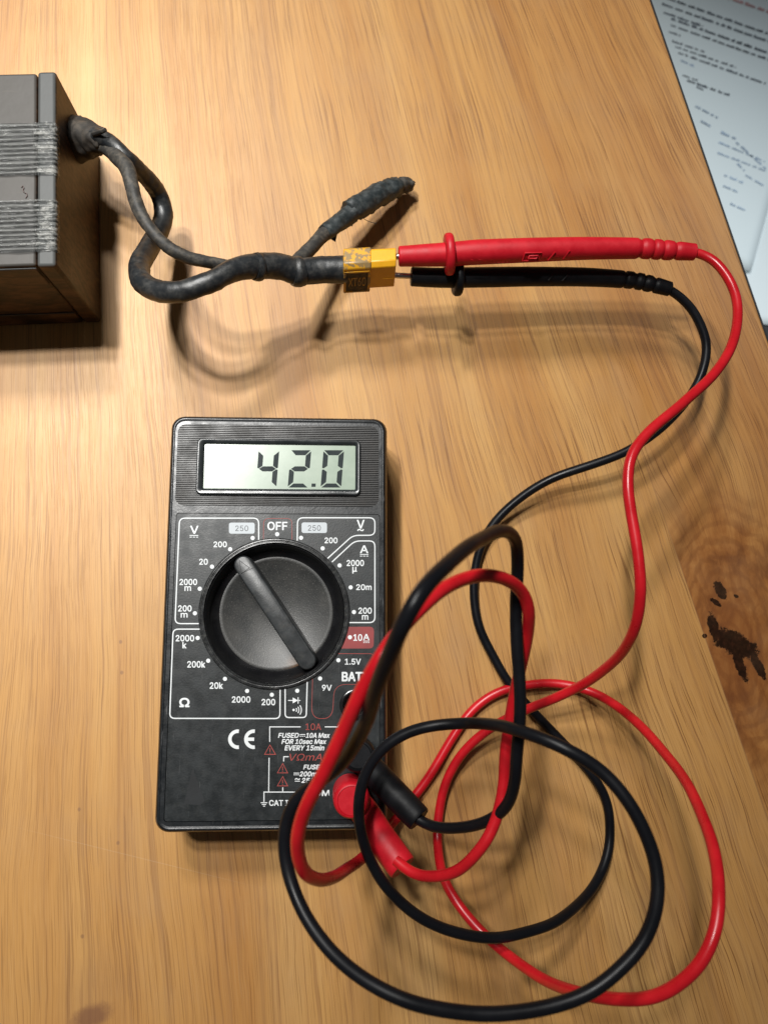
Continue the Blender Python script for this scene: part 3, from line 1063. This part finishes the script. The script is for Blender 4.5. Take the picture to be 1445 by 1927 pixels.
def lathe_path(ctrl, step=0.6, it=3):
    """ctrl: (px,py,z,r) -> mm path with radius, radii linear between controls"""
    pts = [(*P(a, b, c), r) for a, b, c, r in ctrl]
    s = spline([p[:3] for p in pts], step)
    # radii by nearest fraction along control polyline
    acc = [0]
    for i in range(1, len(pts)): acc.append(acc[-1] + math.dist(pts[i][:3], pts[i - 1][:3]))
    out = []
    d = 0
    for i, p in enumerate(s):
        if i: d += math.dist(p, s[i - 1])
        k = 0
        while k < len(acc) - 2 and d > acc[k + 1]: k += 1
        f = min(1, max(0, (d - acc[k]) / max(1e-6, acc[k + 1] - acc[k])))
        out.append((*p, pts[k][3] * (1 - f) + pts[k + 1][3] * f))
    return out


def probe(root, ctrl, tip, mat, gpos, gr, relief, marks, mmat, letters=None):
    """handle swept along ctrl; relief = (index fraction start) of ribbed neck"""
    s = lathe_path(ctrl)
    n = len(s)
    out = []
    for i, p in enumerate(s):
        f = i / (n - 1)
        r = p[3]
        if f > relief:
            g_ = (f - relief) / (0.955 - relief)
            if g_ < 1:
                r -= 0.75 * max(0, math.sin(g_ * math.pi * 2 * 4.0 - 0.6)) ** 2 * (0.8 if g_ < 0.97 else 0)
        out.append((p[0], p[1], p[2], r))
    # rounded ends
    a, b = out[0], out[-1]
    out[0] = (*a[:3], a[3] - 0.45)
    out.insert(1, (*[a[k] + (out[1][k] - a[k]) * 0.5 for k in range(3)], a[3] - 0.08))
    out[-1] = (*b[:3], b[3] - 0.5)
    m = MB()
    tube(m, out, None, 32)
    h = m.build('probe_handle', mat, root, smooth=50)
    # finger guard
    k = int(gpos * (n - 1))
    c = V(s[k][:3])
    d = (V(s[k + 1][:3]) - V(s[k - 1][:3])).normalized()
    gp = []
    for t_, rr in ((-1.45, -1.6), (-1.35, -0.7), (-1.0, -0.25), (-0.4, -0.02), (0.4, -0.02), (1.0, -0.25), (1.35, -0.7), (1.45, -1.6)):
        gp.append((*(c + d * t_), gr + rr))
    m = MB()
    tube(m, gp, None, 40)
    m.build('finger_guard', mat, h, smooth=60)
    m = MB()
    tp = [P(*q) for q in tip]
    tube(m, [(*p, r) for p, r in zip(tp, (0.55, 0.95, 0.95, 0.95))], None, 16)
    m.build('tip', mmat, root, smooth=40)
    # raised marks on the handle surface
    ax = [V(p[:3]) for p in s]

    def surf(px, py, lift=0.12):
        z = 40
        for _ in range(4):
            q = P(px, py, z)
            i = min(range(0, n, 2), key=lambda k_: (ax[k_].x - q.x) ** 2)
            dy = q.y - ax[i].y
            z = ax[i].z + math.sqrt(max(0.2, s[i][3] ** 2 - dy * dy))
        q = P(px, py, z + lift)
        return q
    m = MB()
    for ln in marks:
        pp = [(*surf(*p), 0.26) for p in ln]
        tube(m, pp, None, 8)
    m.build('raised_marks', mat, h, smooth=60)
    if letters:
        wd_, (bx0, by0, bx1, by1) = letters
        tmp = MB()
        text(tmp, wd_, 0, 0, 1, 1, lambda a, b: (0, 0), 0.0)
        vs, fs = _txt[(wd_, 0.0, 0.0)]
        ax_0, ax_1 = min(v[0] for v in vs), max(v[0] for v in vs)
        ay_0, ay_1 = min(v[1] for v in vs), max(v[1] for v in vs)
        m = MB()
        m.add([surf(bx0 + (v[0] - ax_0) / (ax_1 - ax_0) * (bx1 - bx0), by1 - (v[1] - ay_0) / (ay_1 - ay_0) * (by1 - by0), 0.1) for v in vs], fs)
        m.build('moulded_lettering', mat, h, smooth=0)
    return s


red = thing('test_lead', 'red test lead with a red probe touching the upper pin of the yellow connector', 'test lead', P(658, 1487, 25.4), group='multimeter test leads')
blk = thing('test_lead', 'black test lead with a black probe below the red one and thin coiled black cable', 'test lead', P(672, 1413, 25.4), group='multimeter test leads')

RP = [(750, 482, 31.5, 3.15), (800, 480, 31.8, 3.5), (845, 478, 32.1, 3.75), (900, 474, 32.5, 3.9), (1000, 470, 33, 3.8), (1100, 467, 33, 3.55), (1200, 467, 33, 3.3), (1250, 470, 33, 3.2), (1308, 474, 33, 2.65)]
sr = probe(red, RP, [(722, 483, 31.4), (735, 483, 31.4), (745, 482.5, 31.4), (770, 481, 31.6)], M['red_probe'], 0.172, 6.6, 0.80,
           [[(983, 490), (988, 475.5), (1019, 475), (1012, 490), (983, 490)], [(994, 486), (996, 481), (1012, 480.5), (1009, 486), (994, 486)], [(1031, 489), (1045, 473.6)], [(1059, 487), (1072, 471)]], M['metal'], ('CAT I 1000V', (884, 487.5, 958, 493.5)))
BP = [(773, 520, 24.2, 3.1), (820, 522, 24.0, 3.2), (858, 522, 23.8, 3.3), (930, 521, 23.2, 3.3), (1000, 520, 22.8, 3.2), (1100, 521, 22, 3.1), (1180, 526, 21.5, 2.9), (1220, 533, 21.2, 2.8), (1262, 544, 21, 2.4)]
sb = probe(blk, BP, [(718, 516, 24.6), (735, 517, 24.5), (750, 518, 24.4), (790, 520, 24.1)], M['black_probe'], 0.175, 6.0, 0.80,
           [[(1032, 527), (1041, 516)], [(1058, 528), (1068, 517)]], M['metal'])

rp = [(1300, 473, 33), (1318, 477, 33), (1347, 493, 34), (1374, 530, 35.5), (1388, 580, 38), (1381, 640, 42), (1345, 702, 48), (1285, 757, 54), (1222, 812, 58), (1189, 858, 60), (1181, 910, 61), (1188, 970, 61), (1199, 1040, 61),
      (1205, 1110, 60), (1196, 1180, 54), (1165, 1235, 42), (1110, 1280, 28), (1050, 1311, 19), (990, 1336, 13), (920, 1372, 8), (868, 1420, 5), (838, 1475, 3), (826, 1530, 2.5), (823, 1580, 4), (831, 1640, 12), (857, 1695, 18),
      (902, 1750, 22), (960, 1800, 28), (1030, 1846, 42), (1100, 1873, 58), (1180, 1883, 68), (1252, 1867, 74), (1312, 1820, 78), (1345, 1750, 78), (1352, 1675, 74), (1340, 1590, 65), (1308, 1507, 52), (1262, 1432, 36), (1200, 1362, 20),
      (1130, 1311, 8), (1060, 1288, 3), (1000, 1288, 2.5), (940, 1302, 2.5), (890, 1335, 2.5), (850, 1390, 2.5), (805, 1465, 2.5), (765, 1518, 2.5), (742, 1547, 4), (715, 1580, 14), (680, 1617, 38), (640, 1645, 62), (600, 1656, 76), (570, 1640, 84),
      (559, 1592, 90), (575, 1520, 96), (614, 1443, 102), (650, 1366, 107), (668, 1326, 110), (690, 1283, 112), (716, 1240, 114), (745, 1198, 113), (788, 1148, 110), (840, 1105, 104), (900, 1083, 96), (950, 1089, 90), (982, 1112, 84), (995, 1150, 80), (990, 1211, 72),
      (972, 1290, 64), (959, 1361, 60), (951, 1417, 59), (946, 1482, 58), (930, 1550, 57), (905, 1597, 56), (860, 1641, 51), (812, 1651, 46), (775, 1643, 42), (745, 1620, 39)]
m = MB()
tube(m, path(rp), CR, 18)
m.build('cable', M['red_cable'], red, smooth=60)
bp = [(1252, 541, 21), (1272, 552, 21), (1303, 583, 20), (1325, 628, 19), (1329, 668, 18), (1316, 715, 17), (1285, 762, 16.5), (1240, 808, 16), (1180, 848, 15), (1105, 877, 13), (1035, 903, 10), (975, 940, 7), (932, 982, 5), (905, 1030, 3.5), (892, 1080, 2.5),
      (892, 1130, 2.2), (902, 1180, 2.2), (925, 1232, 2.2), (957, 1284, 2.2), (1003, 1340, 2.2), (1060, 1398, 2.2), (1110, 1452, 2.2), (1140, 1505, 2.2), (1148, 1560, 2.2), (1140, 1622, 4), (1110, 1680, 10), (1060, 1725, 20), (1000, 1752, 28),
      (930, 1765, 33), (860, 1757, 37), (790, 1727, 40), (735, 1680, 42), (697, 1618, 44), (677, 1550, 46), (678, 1487, 48), (702, 1430, 50), (742, 1392, 52), (800, 1370, 54), (880, 1362, 58), (960, 1371, 76), (1050, 1402, 84), (1130, 1452, 86),
      (1192, 1525, 88), (1229, 1610, 89), (1236, 1690, 90), (1215, 1765, 90), (1168, 1825, 90), (1100, 1872, 90), (1000, 1901, 90), (890, 1907, 90), (780, 1888, 90), (690, 1848, 88), (620, 1790, 86), (570, 1718, 83), (541, 1640, 80),
      (536, 1570, 80), (556, 1510, 82), (604, 1468, 86), (642, 1434, 92), (672, 1394, 100), (692, 1352, 108), (706, 1306, 116), (728, 1248, 124), (757, 1178, 131), (793, 1118, 132), (835, 1070, 126), (875, 1032, 116), (912, 1009, 106), (948, 999, 96), (969, 1018, 88), (974, 1062, 82), (971, 1137, 78), (973, 1211, 76), (977, 1286, 74),
      (978, 1361, 72), (974, 1417, 70), (968, 1473, 66), (950, 1520, 60), (905, 1551, 52), (845, 1560, 44), (805, 1553, 39), (775, 1535, 37)]
m = MB()
tube(m, path(bp), CR, 18)
m.build('cable', M['black_cable'], blk, smooth=60)


def plug(root, j, head_px, arm, mat, rh):
    hc = P(head_px[0], head_px[1], 37.5)
    m = MB()
    m.loft([circ(hc.x * f + j.x * (1 - f), hc.y * f + j.y * (1 - f), r, z, 40) for r, z, f in
            ((rh - 1.0, 25.6, 0), (rh - 0.2, 26.2, 0.1), (rh, 30, 0.4), (rh, 35.2, 0.85), (rh - 0.25, 36.4, 0.95), (rh - 0.8, 37.15, 1), (rh - 1.1, 37.2, 1), (rh - 1.2, 36.85, 1), (rh - 1.4, 37.05, 1))], True, True)
    a = m.build('plug_head', mat, root, smooth=45)
    m = MB()
    s = lathe_path(arm, 0.8)
    out = [(*s[0][:3], s[0][3] * 0.6)] + s[1:-1] + [(*s[-1][:3], s[-1][3] - 0.25)]
    tube(m, out, None, 32, flat=0.92)
    m.build('plug_sleeve', mat, root, smooth=45)
    m = MB()
    m.loft([circ(j.x, j.y, r, z, 20) for r, z in ((1.9, 25.7), (1.9, 14), (1.2, 13))], True, True)
    m.build('plug_pin', M['metal'], root, smooth=40)


plug(red, jacks[2], (662, 1509), [(668, 1505, 31.5, 3.9), (690, 1535, 31.8, 4.15), (714, 1573, 32.5, 4.2), (735, 1603, 34.5, 4.3), (758, 1634, 37.0, 4.15)], M['red_probe'], 5.2)
plug(blk, jacks[1], (674, 1423), [(680, 1425, 31.5, 3.8), (706, 1456, 31.8, 4.0), (742, 1494, 33, 4.0), (766, 1519, 35, 3.95), (789, 1543, 37, 3.75)], M['black_probe'], 4.9)

# ------------------------------------------------------------ battery pack
HB = 43.0
A0 = P(105, 500, HB)
B0 = P(105, 132, HB)
yd = (B0 - A0).normalized()
yaw = math.atan2(yd.y, yd.x) - math.pi / 2
xd = V((-yd.y, yd.x, 0))          # to the left
if xd.x > 0: xd = -xd
LB = 150.0
WB = (B0 - A0).length
pack = thing('battery_pack', 'grey brick shaped battery pack strapped with clear ribbed tape, at the left edge', 'battery pack', A0 + xd * LB / 2 + yd * WB / 2 - V((0, 0, HB)), yaw)


def BL(x, y, z): return A0 * 1 + xd * x + yd * y + V((0, 0, z - HB))    # x from the right end, y from the front


def pbox(name, xa, xb, ya, yb_, za, zb, mat, bev, parent=pack, seg=3, label=None):
    m = MB()
    vs = [BL(x_, y_, z_) for z_ in (za, zb) for x_, y_ in ((xa, ya), (xb, ya), (xb, yb_), (xa, yb_))]
    m.add(vs, [[3, 2, 1, 0], [4, 5, 6, 7], [0, 1, 5, 4], [1, 2, 6, 5], [2, 3, 7, 6], [3, 0, 4, 7]])
    return m.build(name, mat, parent, smooth=50, bevel=bev, seg=seg, label=label)


CW = 5.6
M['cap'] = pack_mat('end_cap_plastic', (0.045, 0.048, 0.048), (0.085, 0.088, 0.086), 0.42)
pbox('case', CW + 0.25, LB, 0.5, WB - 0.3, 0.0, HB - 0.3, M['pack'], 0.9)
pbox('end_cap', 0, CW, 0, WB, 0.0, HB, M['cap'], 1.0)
# raised bands of the front side
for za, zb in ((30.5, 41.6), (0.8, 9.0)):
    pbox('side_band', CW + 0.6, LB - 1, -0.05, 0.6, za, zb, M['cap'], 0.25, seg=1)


def tape(y0_, y1_, seed):
    """strap round the pack: top, right end and down, with crinkles"""
    m = MB()
    path_ = [(LB - 2, HB + 0.22)] + [(x_, HB + 0.22) for x_ in range(110, 8, -3)]
    path_ += [(x_, HB + 0.28) for x_ in (7, 6, 5, 4, 3, 2, 1.2)] + [(0.4, HB + 0.15), (-0.12, HB - 0.35), (-0.25, HB - 1.2), (-0.28, HB - 2.4)]
    K = 26
    rows_ = []
    for i, (x_, z_) in enumerate(path_):
        row = []
        for k in range(K + 1):
            y_ = y0_ + (y1_ - y0_) * k / K
            nz_ = noise.noise(V((x_ * 0.10, y_ * 0.9, seed))) * 0.16 + noise.noise(V((x_ * 0.7, y_ * 1.4, seed + 9))) * (0.10 if x_ > 7 else 0.28)
            if k in (0, K): y_ += noise.noise(V((x_ * 0.5, k, seed))) * 0.5
            row.append(BL(x_ - (nz_ if z_ < HB - 0.3 else 0), y_, z_ + (abs(nz_) if z_ > HB - 0.3 else 0)))
        rows_.append(row)
    for r_ in rows_: m.v += r_
    for i in range(len(rows_) - 1):
        for k in range(K):
            a = i * (K + 1) + k
            m.f.append([a, a + 1, a + K + 2, a + K + 1])
    return m.build('strapping_tape', M['tape'], pack, smooth=70)


ty = lambda py: (P(60, py, HB) - A0).dot(yd)
tape(ty(330), ty(231), 1.0)
tape(ty(474), ty(376), 5.0)
# small handwritten number between the straps
hw = MB()
for st in ([(40, 352), (43, 349), (45, 353), (43, 357), (45, 361)], [(46, 362), (50, 363), (51, 368), (48, 372)]):
    tube(hw, [(*P(a, b, HB - 0.12), 0.16) for a, b in st], None, 6)
hw.build('handwritten_mark', plastic('brown_marker', (0.05, 0.018, 0.012), 0.5), pack)

# cable boot on the end face: a lump of dirty sleeve
bt = MB()
s = lathe_path([(104, 262, 22, 7.6), (128, 262, 24, 7.8), (146, 260, 26, 7.0), (160, 260, 28, 6.0), (174, 261, 31, 5.0), (188, 265, 33, 4.0), (203, 272, 35, 3.0)], 0.7)
tube(bt, s, None, 36, lump=1.1, seed=3)
bt.build('cable_boot', M['boot'], pack, smooth=70)
nb = MB()
tube(nb, [(*P(176, 252, 38), 0.8), (*P(190, 247, 41), 0.7), (*P(199, 243, 42), 0.6)], None, 10, lump=0.15)
nb.build('boot_tie', M['dusty_cable'], pack)


def wire(name, ctrl, mat, lump=0.25, seed=0, parent=pack, step=0.7, n=24):
    pts = smooth3(spline([(a / 5.5, b / 5.5, c, r) for a, b, c, r in ctrl], step), 4)
    pts = [(*P(a * 5.5, b * 5.5, c), r) for a, b, c, r in pts]
    m_ = MB()
    tube(m_, pts, None, n, lump=lump, seed=seed)
    return m_.build(name, mat, parent, smooth=70)


# thick sleeved pair looping down and across to the connector
wire('thick_cable', [(178, 254, 35, 2.3), (205, 266, 37, 2.5), (238, 296, 37, 2.4), (270, 328, 29, 2.7), (297, 362, 21, 2.9), (308, 398, 18, 3.0), (301, 432, 19, 3.2), (279, 468, 24, 3.3), (262, 502, 31, 3.3), (269, 532, 37, 3.3), (305, 549, 41, 3.3),
                   (350, 546, 43, 3.2), (400, 528, 43, 3.2), (440, 508, 40.5, 3.4), (485, 500, 36.5, 3.9), (530, 502, 32.5, 4.05), (556, 510, 30.5, 4.15), (585, 509, 29, 4.2), (620, 507, 28.3, 4.3), (652, 507, 28, 4.4)], M['shrink'], 0.22, 11)
# the thin one passes over the loop and under the sleeve
wire('thin_cable', [(180, 272, 32, 2.0), (200, 278, 35, 2.2), (222, 296, 39, 2.3), (240, 318, 42, 2.3), (248, 350, 43, 2.1), (262, 395, 44, 2.0), (286, 434, 44, 1.9), (318, 466, 43, 1.9), (360, 486, 41, 1.85), (405, 495, 38, 1.8), (450, 502, 35, 1.8), (510, 503, 31, 1.8),
                  (545, 499, 29, 2.0), (563, 487, 26.5, 2.2), (583, 468, 24, 2.3), (603, 446, 21.5, 2.35), (622, 428, 19, 2.3), (650, 404, 16, 2.1)], M['dusty_cable'], 0.22, 21)
# shrink ends and ridges
wire('sleeve_ridge', [(478, 501, 37.2, 4.1), (485, 502, 36.5, 4.4), (491, 502, 36.0, 4.1)], M['shrink'], 0.15, 31, step=0.25)
wire('sleeve_ridge', [(551, 510, 31.0, 4.5), (561, 511, 30.4, 4.9), (570, 510, 30.0, 4.5)], M['shrink'], 0.2, 35, step=0.25)
# taped stub sticking out to the upper right
te = wire('taped_end', [(655, 399, 16, 3.5), (664, 394, 15.5, 3.9), (700, 373, 13, 4.0), (735, 355, 9.5, 3.7), (748, 351, 8, 3.3)], M['wire_tape'], 0.8, 41)
wire('tape_collar', [(609, 438, 20.5, 2.6), (613, 436, 20, 2.9), (640, 416, 17.3, 3.0), (662, 400, 15.8, 3.2)], M['wire_tape'], 0.5, 43)
wire('twisted_tip', [(738, 354, 9, 2.6), (752, 350, 7.5, 2.9), (763, 347, 6, 2.8), (770, 346, 4.8, 2.2), (773, 345, 4.2, 1.4)], M['dusty_cable'], 1.3, 47, step=0.4)
tf = MB()
for k, (ax0, ay0, az0) in enumerate(((676, 396, 13), (660, 415, 14), (628, 444, 18))):
    p0 = P(ax0, ay0, az0)
    tf.add([p0 + V((-1.6, 1.6, 0.8)), p0 + V((1.4, 1.8, 0.3)), p0 + V((0.6, -1.7, -0.6)), p0 + V((-0.9, -1.1, 0.0))], [[0, 1, 2, 3]])
tf.build('tape_flap', M['wire_tape'], te, smooth=0, thick=0.15)
m = MB()
tube(m, path([(682, 409, 12.5), (690, 414, 12), (700, 418, 11.5), (708, 420, 11)], 0.3, 2), 0.12, 6)
m.build('loose_thread', M['dusty_cable'], pack)

# yellow connector: wide flat body standing nearly on edge
phi = math.radians(77)
cw_ = V((0, -math.cos(phi), -math.sin(phi)))      # wide axis, down and towards the viewer
cn_ = V((0, math.sin(phi), -math.cos(phi)))       # thin axis, away
cl0 = P(640, 507, 28.0)
cl1 = P(745, 501, 28.0)
cx = (cl1 - cl0).normalized()
MX = Matrix((cx, cw_, cn_)).transposed()
SC = (cl1 - cl0).length / 105


def conn(name, px0, px1, wide, thin, mat, parent, off=(0, 0), bev=0.3, chamf=1.4):
    a = cl0 + cx * ((px0 - 640) * SC) + cw_ * off[0] + cn_ * off[1]
    b = cl0 + cx * ((px1 - 640) * SC) + cw_ * off[0] + cn_ * off[1]
    sec = []
    w2, t2, c_ = wide / 2, thin / 2, chamf
    for y_, z_ in ((-w2, -t2 + c_), (-w2, t2 - c_), (-w2 + c_, t2), (w2, t2), (w2, -t2), (-w2 + c_, -t2)):
        sec.append((y_, z_))
    m_ = MB()
    m_.loft([[p + cw_ * y_ + cn_ * z_ for y_, z_ in sec] for p in (a, b)], True, True)
    return m_.build(name, mat, parent, smooth=30, bevel=bev, seg=2)


con = conn('connector', 646, 697, 13.2, 8.3, M['yellow_grimy'], pack, (0.2, 0), 0.35)
conn('connector_front', 694, 743, 11.5, 7.3, M['yellow'], con, (-0.3, -0.1), 0.3)
# recessed side panel of the rear housing (a frame with a darker grimy field)
fa = cl0 - cn_ * 4.2 + cw_ * 0.7
fm = MB()
for (u0_, u1_, v0_, v1_) in ((647, 696, -4.6, -3.9), (647, 696, 5.0, 5.7), (647, 651, -4.6, 5.7), (692, 696, -4.6, 5.7)):
    a = fa + cx * ((u0_ + u1_) / 2 - 640) * SC + cw_ * ((v0_ + v1_) / 2)
    fm.box(a, (u1_ - u0_) * SC, v1_ - v0_, 0.5, MX)
fm.build('side_frame', M['yellow_grimy'], con, smooth=30, bevel=0.1, seg=1)
gm = MB()
gm.box(fa + cx * (671.5 - 640) * SC + cw_ * 0.5 + cn_ * 0.0, 41 * SC, 8.6, 0.12, MX)
gm.build('side_panel', shrink_mat('grime', (0.02, 0.014, 0.008), (0.17, 0.10, 0.02), 0.8, 0.6, 600), con, smooth=0)
tx = MB()


def ctext(mb, s, u0_, u1_, v0_, v1_):
    tmp = MB()
    text(tmp, s, 0, 0, 1, 1, lambda a, b: (0, 0))
    vs, fs = _txt[(s, 0.02, 0.0)]
    ax, bx = min(v[0] for v in vs), max(v[0] for v in vs)
    ay, by = min(v[1] for v in vs), max(v[1] for v in vs)
    mb.add([fa - cn_ * 0.1 + cx * ((u0_ + (v[0] - ax) / (bx - ax) * (u1_ - u0_) - 640) * SC) + cw_ * (v1_ - (v[1] - ay) / (by - ay) * (v1_ - v0_)) for v in vs], fs)


ctext(tx, 'XT60', 656, 688, -1.6, 2.6)
tx.build('moulded_lettering', M['yellow_grimy'], con, smooth=0)
gl = MB()
gl.box(cl0 + cx * (731 - 640) * SC - cn_ * 3.77 + cw_ * 1.0, 22 * SC, 0.35, 0.25, MX)
gl.build('seam_line', M['yellow'], con, smooth=0)
